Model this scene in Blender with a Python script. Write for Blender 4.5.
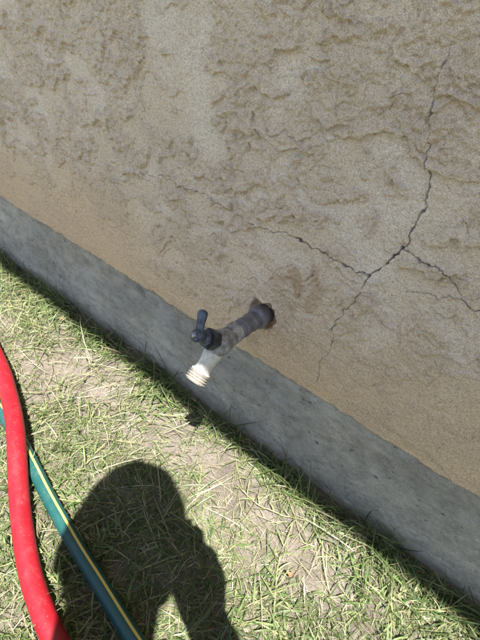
import bpy, bmesh, math, random
import numpy as np
from mathutils import Vector, Matrix

for o in list(bpy.data.objects):
    bpy.data.objects.remove(o)
scene = bpy.context.scene
C = scene.collection
rnd = random.Random(7)
rng = np.random.default_rng(11)

# ------------------------------------------------------------------ camera
CAM = Vector((0.0, -0.4385, 0.62))
XR = Vector((0.75320, 0.65178, 0.08877))      # image right in the world
XD = Vector((0.44917, -0.41103, -0.79328))    # image down
XF = Vector((-0.48056, 0.63737, -0.60235))    # looking direction
cd = bpy.data.cameras.new('camera')
cam = bpy.data.objects.new('camera', cd)
C.objects.link(cam)
M = Matrix((XR, -XD, -XF)).transposed().to_4x4()
M.translation = CAM
cam.matrix_world = M
cd.sensor_fit = 'HORIZONTAL'
cd.sensor_width = 36.0
cd.lens = 36.0 * 490 / 480
cd.clip_start = 0.005
cd.clip_end = 500
scene.camera = cam

# ------------------------------------------------------------------ light
SUN = Vector((-0.32841, 0.33566, -0.88288))   # the way the light travels
w = bpy.data.worlds.new('World')
scene.world = w
w.use_nodes = True
nt = w.node_tree
sky = nt.nodes.new('ShaderNodeTexSky')
sky.sky_type = 'NISHITA'
sky.sun_disc = False
sky.sun_elevation = math.asin(-SUN.z)
sky.sun_rotation = math.atan2(-SUN.x, -SUN.y)
bg = nt.nodes['Background']
bg.inputs['Strength'].default_value = 0.065
nt.links.new(sky.outputs[0], bg.inputs['Color'])
sd = bpy.data.lights.new('sun', 'SUN')
sd.energy = 5.0
sd.angle = math.radians(0.42)
sd.color = (1.0, 0.95, 0.87)
sun = bpy.data.objects.new('sun', sd)
sun.rotation_euler = SUN.to_track_quat('-Z', 'Y').to_euler()
sun.location = (3, -3, 8)
C.objects.link(sun)
vs = scene.view_settings
vs.view_transform = 'Standard'
vs.look = 'None'
vs.gamma = 1
vs.use_curve_mapping = False
vs.exposure = 2.1


# ------------------------------------------------------------------ helpers
def ray(px, py):
    return (XR * (px - 240) + XD * (py - 320) + XF * 490).normalized()


def on_ground(px, py, z=0.0):
    d = ray(px, py)
    return CAM + d * ((z - CAM.z) / d.z)


def on_wall(px, py):
    d = ray(px, py)
    return CAM + d * (-CAM.y / d.y)


def tag(o, label=None, cat=None, group=None, kind=None):
    if label: o['label'] = label
    if cat: o['category'] = cat
    if group: o['group'] = group
    if kind: o['kind'] = kind
    return o


def empty(name, loc):
    o = bpy.data.objects.new(name, None)
    o.location = loc
    o.empty_display_size = 0.05
    C.objects.link(o)
    bpy.context.view_layer.update()
    return o


def link(name, me, mat, parent=None):
    o = bpy.data.objects.new(name, me)
    C.objects.link(o)
    if mat is not None:
        me.materials.clear()
        me.materials.append(mat)
    if parent is not None:
        o.parent = parent
        if parent.type == 'EMPTY':
            o.matrix_parent_inverse = Matrix.Translation(-parent.location)
    return o


def from_bm(name, bm, mat, parent=None, smooth=True):
    me = bpy.data.meshes.new(name)
    bmesh.ops.recalc_face_normals(bm, faces=bm.faces)
    bm.to_mesh(me)
    bm.free()
    if smooth:
        me.polygons.foreach_set('use_smooth', [True] * len(me.polygons))
    return link(name, me, mat, parent)


def mesh_np(name, co, quads=None, tris=None, smooth=True):
    me = bpy.data.meshes.new(name)
    nv = len(co)
    nq = 0 if quads is None else len(quads)
    ntri = 0 if tris is None else len(tris)
    me.vertices.add(nv)
    me.vertices.foreach_set('co', np.asarray(co, np.float32).ravel())
    li, st = [], []
    if nq:
        li.append(np.asarray(quads, np.int32).ravel())
        st.append(np.arange(nq, dtype=np.int32) * 4)
    if ntri:
        li.append(np.asarray(tris, np.int32).ravel())
        st.append(nq * 4 + np.arange(ntri, dtype=np.int32) * 3)
    li = np.concatenate(li)
    st = np.concatenate(st)
    me.loops.add(len(li))
    me.loops.foreach_set('vertex_index', li)
    me.polygons.add(nq + ntri)
    me.polygons.foreach_set('loop_start', st)
    me.update(calc_edges=True)
    me.polygons.foreach_set('use_smooth', np.full(nq + ntri, smooth, bool))
    me.update()
    return me


def fattr(me, name, arr):
    a = me.attributes.new(name, 'FLOAT', 'POINT')
    a.data.foreach_set('value', np.asarray(arr, np.float32).ravel())


def cattr(me, name, arr):
    a = me.attributes.new(name, 'FLOAT_COLOR', 'POINT')
    arr = np.asarray(arr, np.float32)
    full = np.ones((len(arr), 4), np.float32)
    full[:, :3] = arr
    a.data.foreach_set('color', full.ravel())


def grid_quads(nx, nz):
    i = np.arange(nx - 1)[None, :] + np.arange(nz - 1)[:, None] * nx
    return np.stack([i, i + 1, i + nx + 1, i + nx], -1).reshape(-1, 4)


def noise_tile(nz, nx, lz, lx, seed, beta=0.0, hp=None):
    """periodic gaussian noise, correlation lengths in samples"""
    g = np.random.default_rng(seed)
    wn = np.fft.rfft2(g.standard_normal((nz, nx)))
    kz = np.fft.fftfreq(nz)[:, None]
    kx = np.fft.rfftfreq(nx)[None, :]
    k2 = (kz * lz) ** 2 + (kx * lx) ** 2
    if beta:
        flt = 1.0 / (1.0 + k2 * 6.0) ** (beta / 2)
    else:
        flt = np.exp(-k2 * 8.0)
    if hp:
        flt = flt * (1 - np.exp(-(kz ** 2 + kx ** 2) * hp * hp * 8))
    flt[0, 0] = 0
    a = np.fft.irfft2(wn * flt, s=(nz, nx))
    return (a - a.mean()) / a.std()


def tsample(t, u, v):
    """bilinear periodic sample; u column, v row, in samples"""
    nz, nx = t.shape
    u0 = np.floor(u).astype(int); v0 = np.floor(v).astype(int)
    fu = u - u0; fv = v - v0
    u0 %= nx; v0 %= nz
    u1 = (u0 + 1) % nx; v1 = (v0 + 1) % nz
    return (t[v0, u0] * (1 - fu) * (1 - fv) + t[v0, u1] * fu * (1 - fv)
            + t[v1, u0] * (1 - fu) * fv + t[v1, u1] * fu * fv)


def sstep(a, b, x):
    t = np.clip((x - a) / (b - a), 0, 1)
    return t * t * (3 - 2 * t)


def graded(a, b, step, lo, hi, growth=1.25, mx=0.25):
    mid = list(np.arange(a, b + step * .5, step))
    s, x, left = step, a, []
    while x > lo:
        s = min(s * growth, mx); x -= s; left.append(max(x, lo))
    s, x, right = step, mid[-1], []
    while x < hi:
        s = min(s * growth, mx); x += s; right.append(min(x, hi))
    return np.array(left[::-1] + mid + right)


def poly_dist(px, pz, pts):
    """distance to a polyline and the position along it (0..1)"""
    best = np.full(px.shape, 1e9); par = np.zeros(px.shape)
    seg = [math.dist(pts[i], pts[i + 1]) for i in range(len(pts) - 1)]
    tot = sum(seg); acc = 0
    for i in range(len(pts) - 1):
        ax, az = pts[i]; bx, bz = pts[i + 1]
        dx, dz = bx - ax, bz - az
        L2 = dx * dx + dz * dz + 1e-12
        t = np.clip(((px - ax) * dx + (pz - az) * dz) / L2, 0, 1)
        d = np.hypot(px - ax - t * dx, pz - az - t * dz)
        m = d < best
        best = np.where(m, d, best)
        par = np.where(m, (acc + t * seg[i]) / tot, par)
        acc += seg[i]
    return best, par


# ------------------------------------------------------------------ materials
class NT:
    def __init__(self, name):
        self.m = bpy.data.materials.new(name)
        self.m.use_nodes = True
        self.t = self.m.node_tree
        self.b = self.t.nodes['Principled BSDF']
        self.out = self.t.nodes['Material Output']

    def n(self, typ, **kw):
        nd = self.t.nodes.new(typ)
        for k, v in kw.items():
            setattr(nd, k, v)
        return nd

    def l(self, a, b):
        self.t.links.new(a, b)

    def attr(self, name):
        return self.n('ShaderNodeAttribute', attribute_name=name)

    def pos(self):
        return self.n('ShaderNodeNewGeometry').outputs['Position']

    def noise(self, scale, detail=4, rough=0.55, vec=None, stretch=None):
        nd = self.n('ShaderNodeTexNoise')
        nd.inputs['Scale'].default_value = scale
        nd.inputs['Detail'].default_value = detail
        nd.inputs['Roughness'].default_value = rough
        v = vec if vec is not None else self.pos()
        if stretch:
            mp = self.n('ShaderNodeMapping')
            mp.inputs['Scale'].default_value = stretch
            self.l(v, mp.inputs['Vector'])
            v = mp.outputs[0]
        self.l(v, nd.inputs['Vector'])
        return nd.outputs['Fac']

    def ramp(self, fac, stops):
        nd = self.n('ShaderNodeValToRGB')
        e = nd.color_ramp.elements
        while len(e) < len(stops):
            e.new(0.5)
        for el, (p, c) in zip(e, stops):
            el.position = p
            el.color = (*c, 1) if len(c) == 3 else c
        self.l(fac, nd.inputs[0])
        return nd.outputs[0]

    def mix(self, fac, a, b, blend='MIX'):
        nd = self.n('ShaderNodeMix', data_type='RGBA', blend_type=blend)
        for sock, v in ((nd.inputs['Factor'], fac), (nd.inputs['A'], a), (nd.inputs['B'], b)):
            if isinstance(v, (int, float)):
                sock.default_value = v
            elif isinstance(v, tuple):
                sock.default_value = (*v, 1)
            else:
                self.l(v, sock)
        # colour sockets are the RGBA ones
        return nd.outputs['Result']

    def mixc(self, fac, a, b, blend='MIX'):
        nd = self.n('ShaderNodeMix', data_type='RGBA', blend_type=blend)
        for idx, v in ((0, fac), (6, a), (7, b)):
            s = nd.inputs[idx]
            if isinstance(v, (int, float)):
                s.default_value = v
            elif isinstance(v, tuple):
                s.default_value = (*v, 1)
            else:
                self.l(v, s)
        return nd.outputs[2]

    def maprange(self, v, a, b, c=0.0, d=1.0):
        nd = self.n('ShaderNodeMapRange')
        nd.inputs[1].default_value = a
        nd.inputs[2].default_value = b
        nd.inputs[3].default_value = c
        nd.inputs[4].default_value = d
        self.l(v, nd.inputs[0])
        return nd.outputs[0]

    def bump(self, h, strength, dist, normal=None):
        nd = self.n('ShaderNodeBump')
        nd.inputs['Strength'].default_value = strength
        nd.inputs['Distance'].default_value = dist
        self.l(h, nd.inputs['Height'])
        if normal is not None:
            self.l(normal, nd.inputs['Normal'])
        return nd.outputs[0]

    def base(self, c):
        s = self.b.inputs['Base Color']
        if isinstance(c, tuple):
            s.default_value = (*c, 1)
        else:
            self.l(c, s)

    def rough(self, r):
        s = self.b.inputs['Roughness']
        if isinstance(r, (int, float)):
            s.default_value = r
        else:
            self.l(r, s)

    def normal(self, n):
        self.l(n, self.b.inputs['Normal'])


def mat_stucco():
    k = NT('stucco')
    big = k.noise(5.0, 5, 0.6)
    col = k.ramp(big, [(0.3, (0.575, 0.465, 0.355)), (0.5, (0.645, 0.53, 0.415)), (0.72, (0.685, 0.575, 0.46))])
    # the smooth hand-floated band near the footing is coloured browner
    col = k.mixc(k.attr('float_band').outputs['Fac'], col, (0.615, 0.455, 0.295))
    # coarse raised plates keep dust, worn smooth places are paler
    col = k.mixc(k.maprange(k.attr('grit').outputs['Fac'], 0, 1, 0, 0.4), col, (0.48, 0.375, 0.285))
    col = k.mixc(k.maprange(k.attr('pale').outputs['Fac'], 0, 1, 0, 0.5), col, (0.72, 0.63, 0.55))
    # sand grains of different colours
    gr = k.noise(900.0, 2, 0.6)
    col = k.mixc(1.0, col, k.ramp(gr, [(0.30, (0.60, 0.58, 0.55)), (0.5, (1, 1, 1)), (0.70, (1.25, 1.23, 1.2))]), 'MULTIPLY')
    gr2 = k.noise(330.0, 3, 0.7)
    col = k.mixc(1.0, col, k.ramp(gr2, [(0.28, (0.72, 0.70, 0.67)), (0.45, (1, 1, 1)), (0.7, (1.12, 1.12, 1.1))]), 'MULTIPLY')
    # rust weeping
    col = k.mixc(k.maprange(k.attr('rust').outputs['Fac'], 0, 1, 0, 0.75), col, (0.36, 0.215, 0.115))
    # dirt that has settled in the cracks
    col = k.mixc(k.attr('crack').outputs['Fac'], col, (0.07, 0.068, 0.07))
    k.base(col)
    k.rough(0.95)
    k.b.inputs['Specular IOR Level'].default_value = 0.15
    h = k.mixc(0.5, gr, gr2)
    k.normal(k.bump(h, 0.9, 0.0022))
    return k.m


def mat_concrete():
    k = NT('concrete')
    a = k.noise(9.0, 6, 0.65, stretch=(0.6, 1, 1.3))
    col = k.ramp(a, [(0.28, (0.235, 0.22, 0.185)), (0.48, (0.325, 0.305, 0.26)), (0.72, (0.45, 0.42, 0.355))])
    b = k.noise(45.0, 8, 0.78, stretch=(0.8, 1, 1.2))
    col = k.mixc(1.0, col, k.ramp(b, [(0.32, (0.62, 0.63, 0.64)), (0.52, (1, 1, 1)), (0.72, (1.28, 1.26, 1.22))]), 'MULTIPLY')
    sp = k.noise(210.0, 4, 0.7)
    col = k.mixc(k.ramp(sp, [(0.60, (0, 0, 0)), (0.68, (0.5, 0.5, 0.5))]), col, (0.45, 0.43, 0.39))
    col = k.mixc(k.ramp(sp, [(0.32, (0.55, 0.55, 0.55)), (0.40, (0, 0, 0))]), col, (0.12, 0.12, 0.115))
    g = k.noise(650.0, 3, 0.7)
    col = k.mixc(1.0, col, k.ramp(g, [(0.3, (0.75, 0.75, 0.75)), (0.5, (1, 1, 1)), (0.72, (1.18, 1.18, 1.18))]), 'MULTIPLY')
    col = k.mixc(k.attr('blue_grey').outputs['Fac'], col, (0.10, 0.115, 0.135))
    col = k.mixc(k.attr('chalk').outputs['Fac'], col, (0.42, 0.43, 0.42))
    col = k.mixc(k.attr('pit').outputs['Fac'], col, (0.10, 0.10, 0.10))
    col = k.mixc(k.attr('soil').outputs['Fac'], col, (0.20, 0.17, 0.12))
    k.base(col)
    k.rough(0.9)
    k.b.inputs['Specular IOR Level'].default_value = 0.25
    k.normal(k.bump(g, 0.7, 0.0013))
    return k.m


def mat_soil():
    k = NT('soil')
    a = k.noise(11.0, 6, 0.65)
    col = k.ramp(a, [(0.3, (0.095, 0.083, 0.07)), (0.5, (0.15, 0.132, 0.113)), (0.7, (0.215, 0.192, 0.168))])
    ln_ = k.n('ShaderNodeVectorMath', operation='LENGTH')
    k.l(k.pos(), ln_.inputs[0])
    turf = k.ramp(k.noise(14.0, 6, 0.7), [(0.35, (0.30, 0.26, 0.15)), (0.5, (0.19, 0.21, 0.08)), (0.7, (0.12, 0.17, 0.05))])
    col = k.mixc(k.maprange(ln_.outputs['Value'], 1.2, 3.5, 0.0, 0.85), col, turf)
    g = k.noise(260.0, 5, 0.75)
    col = k.mixc(1.0, col, k.ramp(g, [(0.3, (0.55, 0.52, 0.5)), (0.5, (1, 1, 1)), (0.7, (1.3, 1.28, 1.22))]), 'MULTIPLY')
    k.base(col)
    k.rough(0.97)
    k.b.inputs['Specular IOR Level'].default_value = 0.1
    k.normal(k.bump(g, 0.9, 0.004))
    return k.m


def mat_blades(name, trans=0.35, rough=0.5):
    k = NT(name)
    c = k.attr('tint').outputs['Color']
    n = k.noise(160.0, 3, 0.6)
    c = k.mixc(1.0, c, k.ramp(n, [(0.3, (0.72, 0.72, 0.70)), (0.5, (1, 1, 1)), (0.7, (1.2, 1.18, 1.1))]), 'MULTIPLY')
    k.base(c)
    k.rough(rough)
    k.b.inputs['Specular IOR Level'].default_value = 0.35
    tr = k.n('ShaderNodeBsdfTranslucent')
    k.l(c, tr.inputs['Color'])
    mx = k.n('ShaderNodeMixShader')
    mx.inputs[0].default_value = trans
    k.l(k.b.outputs[0], mx.inputs[1])
    k.l(tr.outputs[0], mx.inputs[2])
    k.l(mx.outputs[0], k.out.inputs['Surface'])
    return k.m


def mat_rubber(name, c, dust, rough=0.45):
    k = NT(name)
    n = k.noise(60.0, 5, 0.7)
    col = k.mixc(k.ramp(n, [(0.55, (0, 0, 0)), (0.80, (0.3, 0.3, 0.3))]), c, dust)
    f = k.noise(420.0, 2, 0.5)
    col = k.mixc(k.ramp(f, [(0.66, (0, 0, 0)), (0.72, (0.5, 0.5, 0.5))]), col, dust)
    k.base(col)
    k.rough(k.maprange(n, 0.3, 0.7, rough - 0.08, rough + 0.2))
    k.normal(k.bump(f, 0.10, 0.0006))
    return k.m


def mat_metal(name, dark, light, scale=160, metal=0.0, rough=0.55, thr=(0.42, 0.62), bumps=0.3):
    k = NT(name)
    n = k.noise(scale, 5, 0.7)
    k.base(k.ramp(n, [(thr[0], dark), (thr[1], light)]))
    k.b.inputs['Metallic'].default_value = metal
    k.rough(k.maprange(n, 0.3, 0.7, rough - 0.12, rough + 0.12))
    k.normal(k.bump(n, bumps, 0.0006))
    return k.m


def mat_plain(name, c, rough=0.7, scale=80.0, var=0.15, bump=0.15, dist=0.001):
    k = NT(name)
    n = k.noise(scale, 4, 0.6)
    lo = tuple(x * (1 - var) for x in c); hi = tuple(min(1, x * (1 + var)) for x in c)
    k.base(k.ramp(n, [(0.3, lo), (0.7, hi)]))
    k.rough(rough)
    k.normal(k.bump(n, bump, dist))
    return k.m


M_STUCCO = mat_stucco()
M_CONC = mat_concrete()
M_SOIL = mat_soil()
M_GRASS = mat_blades('grass_blade', 0.35, 0.45)
M_STRAW = mat_blades('dry_straw', 0.2, 0.6)

# ------------------------------------------------------------------ the house wall
house = empty('house', (0, 0.6, 0))
tag(house, 'tan stucco house wall with branching cracks over a grey concrete footing', 'house')

STZ = 0.157            # lower edge of the stucco
NX, NZ = 1440, 640     # noise tile, 1 mm samples
t_warp1 = noise_tile(NZ, NX, 16, 16, 1)
t_warp2 = noise_tile(NZ, NX, 16, 16, 2)
t_warp3 = noise_tile(NZ, NX, 5, 5, 3)
t_warp4 = noise_tile(NZ, NX, 5, 5, 4)
t_plate = noise_tile(NZ, NX, 21, 31, 5, beta=3.1)
t_plate2 = noise_tile(NZ, NX, 13, 24, 6, beta=3.4)
t_fleck = noise_tile(NZ, NX, 9, 9, 7)
t_grit = noise_tile(NZ, NX, 2.6, 2.6, 8)
t_peb = noise_tile(NZ, NX, 5.5, 5.5, 14)
t_fine = noise_tile(NZ, NX, 1.3, 1.3, 9)
t_low = noise_tile(NZ, NX, 120, 160, 10)
t_zone = noise_tile(NZ, NX, 70, 90, 12)
t_stroke = noise_tile(NZ, NX, 3.5, 40, 13)

# crack lines, traced where they run on the wall
def wpts(lst):
    return [(p.x, p.z) for p in (on_wall(*q) for q in lst)]

CRACKS = [  # points, half width mm at start, at end, darkness
    (wpts([(450, 50), (444, 70), (437, 86), (433, 110), (430, 140), (429, 165), (431, 190), (424, 208), (414, 225), (408, 240), (402, 248)]), 0.35, 0.95, 0.9),
    (wpts([(402, 248), (395, 258), (386, 265), (378, 270), (369, 276)]), 1.5, 1.1, 1.0),
    (wpts([(369, 276), (352, 270), (336, 261), (322, 254), (310, 247), (298, 240), (288, 235), (270, 231)]), 1.05, 0.75, 0.95),
    (wpts([(270, 231), (256, 226), (242, 214), (226, 206), (212, 198), (198, 191), (182, 186), (168, 179), (152, 176), (142, 172)]), 0.7, 0.3, 0.7),
    (wpts([(369, 276), (364, 285), (361, 294), (352, 303), (345, 310)]), 0.95, 0.45, 0.9),
    (wpts([(345, 310), (336, 321), (333, 331), (333, 344), (322, 358), (316, 380)]), 0.6, 0.4, 0.75),
    (wpts([(402, 248), (410, 253), (420, 259), (432, 266), (444, 270), (452, 277), (456, 287), (461, 298), (469, 306), (482, 314), (500, 322)]), 0.8, 0.9, 0.95),
    (wpts([(356, 409), (370, 416), (384, 427), (402, 438), (420, 450), (436, 459)]), 0.3, 0.25, 0.5),
    (wpts([(58, 150), (76, 161), (92, 170), (108, 177), (118, 190)]), 0.3, 0.2, 0.45),
    (wpts([(240, 262), (252, 270), (262, 281), (274, 290)]), 0.28, 0.2, 0.4),
    (wpts([(95, 215), (110, 226), (124, 232), (132, 240)]), 0.3, 0.2, 0.45),
    (wpts([(405, 292), (420, 293), (438, 297), (452, 296), (461, 298)]), 0.35, 0.4, 0.5),
    (wpts([(461, 298), (470, 299), (484, 297)]), 0.4, 0.3, 0.5),
    (wpts([(355, 160), (378, 158), (400, 157), (425, 160)]), 0.25, 0.2, 0.35),
]
FAUCET = on_wall(262, 315)
# coarse islands (+) and places trowelled flat (-) in the finish coat
ISLANDS = [(wpts([(px, py)])[0], rx, rz, a) for px, py, rx, rz, a in (
    (130, 14, .05, .022, 1.2), (150, 34, .035, .02, 1.0), (112, 72, .06, .014, 1.3), (60, 100, .03, .03, .6), (128, 140, .03, .018, 1.0),
    (270, 35, .035, .02, .8), (232, 62, .03, .03, .9), (340, 28, .025, .018, 1.1), (412, 36, .03, .018, 1.1), (350, 90, .03, .018, 1.0),
    (425, 118, .035, .014, 1.0), (300, 150, .03, .012, .9), (455, 150, .03, .014, 1.0), (285, 220, .025, .010, .8), (380, 60, .02, .012, .9),
    (190, 70, .028, .03, -1.5), (205, 118, .022, .028, -1.5), (165, 30, .018, .018, -.9), (100, 108, .05, .014, -1.1), (45, 60, .03, .02, -1.0),
    (290, 78, .022, .014, -1.0), (320, 205, .04, .014, -1.0), (20, 140, .05, .02, -.9), (345, 55, .018, .010, -.9), (385, 130, .022, .012, -.8), (360, 225, .03, .014, -.9))]


def stucco_fields(x, z):
    u = x * 1000.0; v = z * 1000.0
    wu = u + 9 * tsample(t_warp1, u, v) + 3.2 * tsample(t_warp3, u, v)
    wv = v + 9 * tsample(t_warp2, u, v) + 3.2 * tsample(t_warp4, u, v)
    zone = tsample(t_zone, u, v)
    smooth_low = 1 - sstep(0.005, 0.18, z - STZ + 0.022 * tsample(t_low, u, v) - 0.03 * sstep(-0.45, -0.8, x))
    p1 = tsample(t_plate, wu, wv)
    p2 = tsample(t_plate2, wu + 300, wv + 100)
    wx = x + 0.012 * tsample(t_warp1, u + 77, v); wz = z + 0.010 * tsample(t_warp2, u, v + 77)
    isl = np.zeros_like(x); bald = np.zeros_like(x)
    for (cx, cz), rx, rz, a in ISLANDS:
        g_ = a * np.exp(-((wx - cx) / rx) ** 2 - ((wz - cz) / rz) ** 2)
        isl += g_
        if a < 0: bald -= g_
    p1 = p1 + isl
    p2 = p2 - 0.8 * bald
    # a plate is steep at its lower edge and feathers out upwards
    p1b = tsample(t_plate, wu, wv - 13) + isl
    m1 = sstep(0.02, 0.17, p1)
    lip1 = m1 * (1 - sstep(0.05, 0.8, p1b))
    m2 = sstep(0.45, 0.66, p2)
    p2b = tsample(t_plate2, wu + 300, wv + 92)
    lip2 = m2 * (1 - sstep(0.55, 1.1, p2b))
    fl = sstep(0.9, 1.5, tsample(t_fleck, wu, wv)) * sstep(-0.3, 0.6, zone)
    rough = np.clip(0.28 + 0.5 * m1 + 0.35 * m2, 0, 1) * (1 - 0.75 * smooth_low)
    pits = sstep(0.95, 1.6, tsample(t_peb, u + 400, v + 211)) * (0.25 + 0.75 * np.maximum(m1, m2))
    h = 1.5 * m1 + 3.5 * lip1 + 0.8 * m2 + 1.7 * lip2 - 0.9 * fl - 1.0 * pits
    h = h * (1 - 0.82 * smooth_low)
    h = h + rough * (0.85 * tsample(t_grit, u, v) + 0.9 * tsample(t_peb, u, v) * np.maximum(m1, 0.8 * m2) + 0.25 * tsample(t_fine, u, v)) + 0.17 * tsample(t_fine, u, v)
    h = h + 0.9 * tsample(t_low, u, v)
    h = h + smooth_low * 0.18 * tsample(t_stroke, u, v + 0.62 * u * 0)
    grit = np.clip(m1 * 0.55 + m2 * 0.5 + 0.3 * tsample(t_grit, u, v) * rough, 0, 1)
    pale = sstep(-0.3, 1.6, tsample(t_plate, wu + 700, wv + 333)) * (1 - m1) * (1 - smooth_low)
    pale = np.clip(pale + 0.9 * bald * (1 - m1), 0, 1)
    return h, grit, pale, smooth_low, zone


def build_stucco():
    xs = graded(-1.14, 0.14, 0.001, -5.0, 4.0, 1.3, 0.3)
    zs = graded(STZ, 0.66, 0.001, STZ - 0.0001, 2.145, 1.3, 0.2)
    nx, nz = len(xs), len(zs)
    x, z = np.meshgrid(xs, zs)
    h, grit, pale, low, zone = stucco_fields(x, z)
    # cracks
    u = x * 1000; v = z * 1000
    jx = x + 0.0011 * tsample(t_warp3, u, v) + 0.0006 * tsample(t_grit, u, v)
    jz = z + 0.0011 * tsample(t_warp4, u, v) + 0.0006 * tsample(t_grit, u + 99, v + 55)
    crack = np.zeros_like(x)
    sel = (x > -1.15) & (x < 0.15) & (z < 0.7)
    for pts, w0, w1, dk in CRACKS:
        pa = np.array(pts)
        s = sel & (x > pa[:, 0].min() - .02) & (x < pa[:, 0].max() + .02) & (z > pa[:, 1].min() - .02) & (z < pa[:, 1].max() + .02)
        d, t = poly_dist(jx[s], jz[s], pts)
        wd = (w0 + (w1 - w0) * t) * (0.8 + 0.2 * tsample(t_fleck, u[s], v[s]))
        wd = np.clip(wd * 0.56, 0.10, 3)
        d = d * 1000
        c = dk * (1 - sstep(wd * 0.55, wd * 0.55 + 0.75, d))
        # shoulders of the crack are slightly broken
        h[s] -= 2.2 * np.clip(c, 0, 1) * np.clip(wd, .3, 1.2) + 0.25 * np.exp(-(d / (wd * 4)) ** 2) * np.clip(wd, 0, 1)
        side = np.where(tsample(t_warp1, u[s] * 0.3, v[s] * 0.3) > 0, 1.0, 0.4)
        h[s] += 0.55 * side * np.clip(wd / .4, 0, 1.3) * np.exp(-((d - wd * 1.5 - 1.2) / 1.6) ** 2) * (0.6 + 0.6 * tsample(t_peb, u[s], v[s]))
        crack[s] = np.maximum(crack[s], c)
    # chipped corner where three cracks meet
    for px, py, rad in ((402, 248, 2.6), (386, 265, 2.0), (369, 276, 2.0)):
        p = on_wall(px, py)
        d = np.hypot(jx - p.x, jz - p.z) * 1000
        crack = np.maximum(crack, 0.92 * (1 - sstep(rad * .6, rad * 1.1, d)))
        h -= 1.6 * (1 - sstep(rad * .6, rad * 1.3, d))
    # broken-out hole round the faucet pipe
    dp = np.hypot(x - FAUCET.x, z - FAUCET.z) * 1000 + 1.5 * tsample(t_fleck, u, v)
    dq = np.hypot(x - FAUCET.x, z - FAUCET.z - 0.0035) * 1000 + 2.2 * tsample(t_fleck, u, v)
    h -= 10.5 * (1 - sstep(16.0, 20.5, dq + 2.0 * tsample(t_peb, u, v)))
    h += 0.8 * np.exp(-((dp - 21) / 4.0) ** 2)
    rust = np.exp(-((x - on_wall(305, 283).x) / 0.035) ** 2 - ((z - on_wall(305, 290).z) / 0.05) ** 2) * sstep(-0.6, 0.8, tsample(t_fleck, u, v) + tsample(t_warp1, u, v)) * 0.75
    rust = np.maximum(rust, 0.55 * np.exp(-((x - FAUCET.x) / 0.02) ** 2) * np.exp(-((z - FAUCET.z + 0.03) / 0.03) ** 2) * sstep(-0.4, 1, tsample(t_warp1, u + 50, v)))
    rust = np.maximum(rust, 0.9 * (1 - sstep(13, 19, dp)))
    # the lower edge thins out onto the footing
    edge = 1 - sstep(0.0, 0.02, z - STZ)
    h = h - 2.0 * edge * (1 + 0.3 * tsample(t_warp1, u, v))
    zz = z + edge * (0.0005 * tsample(t_warp1, u, v * 0 + 5) + 0.0006 * tsample(t_warp3, u, v * 0 + 9))
    y = -(h / 1000.0) + 0.0
    # first row: tuck the lip back to the footing
    y[0, :] = 0.012
    co = np.stack([x, y, zz], -1).reshape(-1, 3)
    q = grid_quads(nx, nz)
    me = mesh_np('stucco', co, q)
    fattr(me, 'grit', grit); fattr(me, 'pale', pale); fattr(me, 'float_band', low * 0.85)
    fattr(me, 'crack', np.clip(crack, 0, 1)); fattr(me, 'rust', np.clip(rust, 0, 1))
    return link('stucco', me, M_STUCCO, house)


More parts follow.
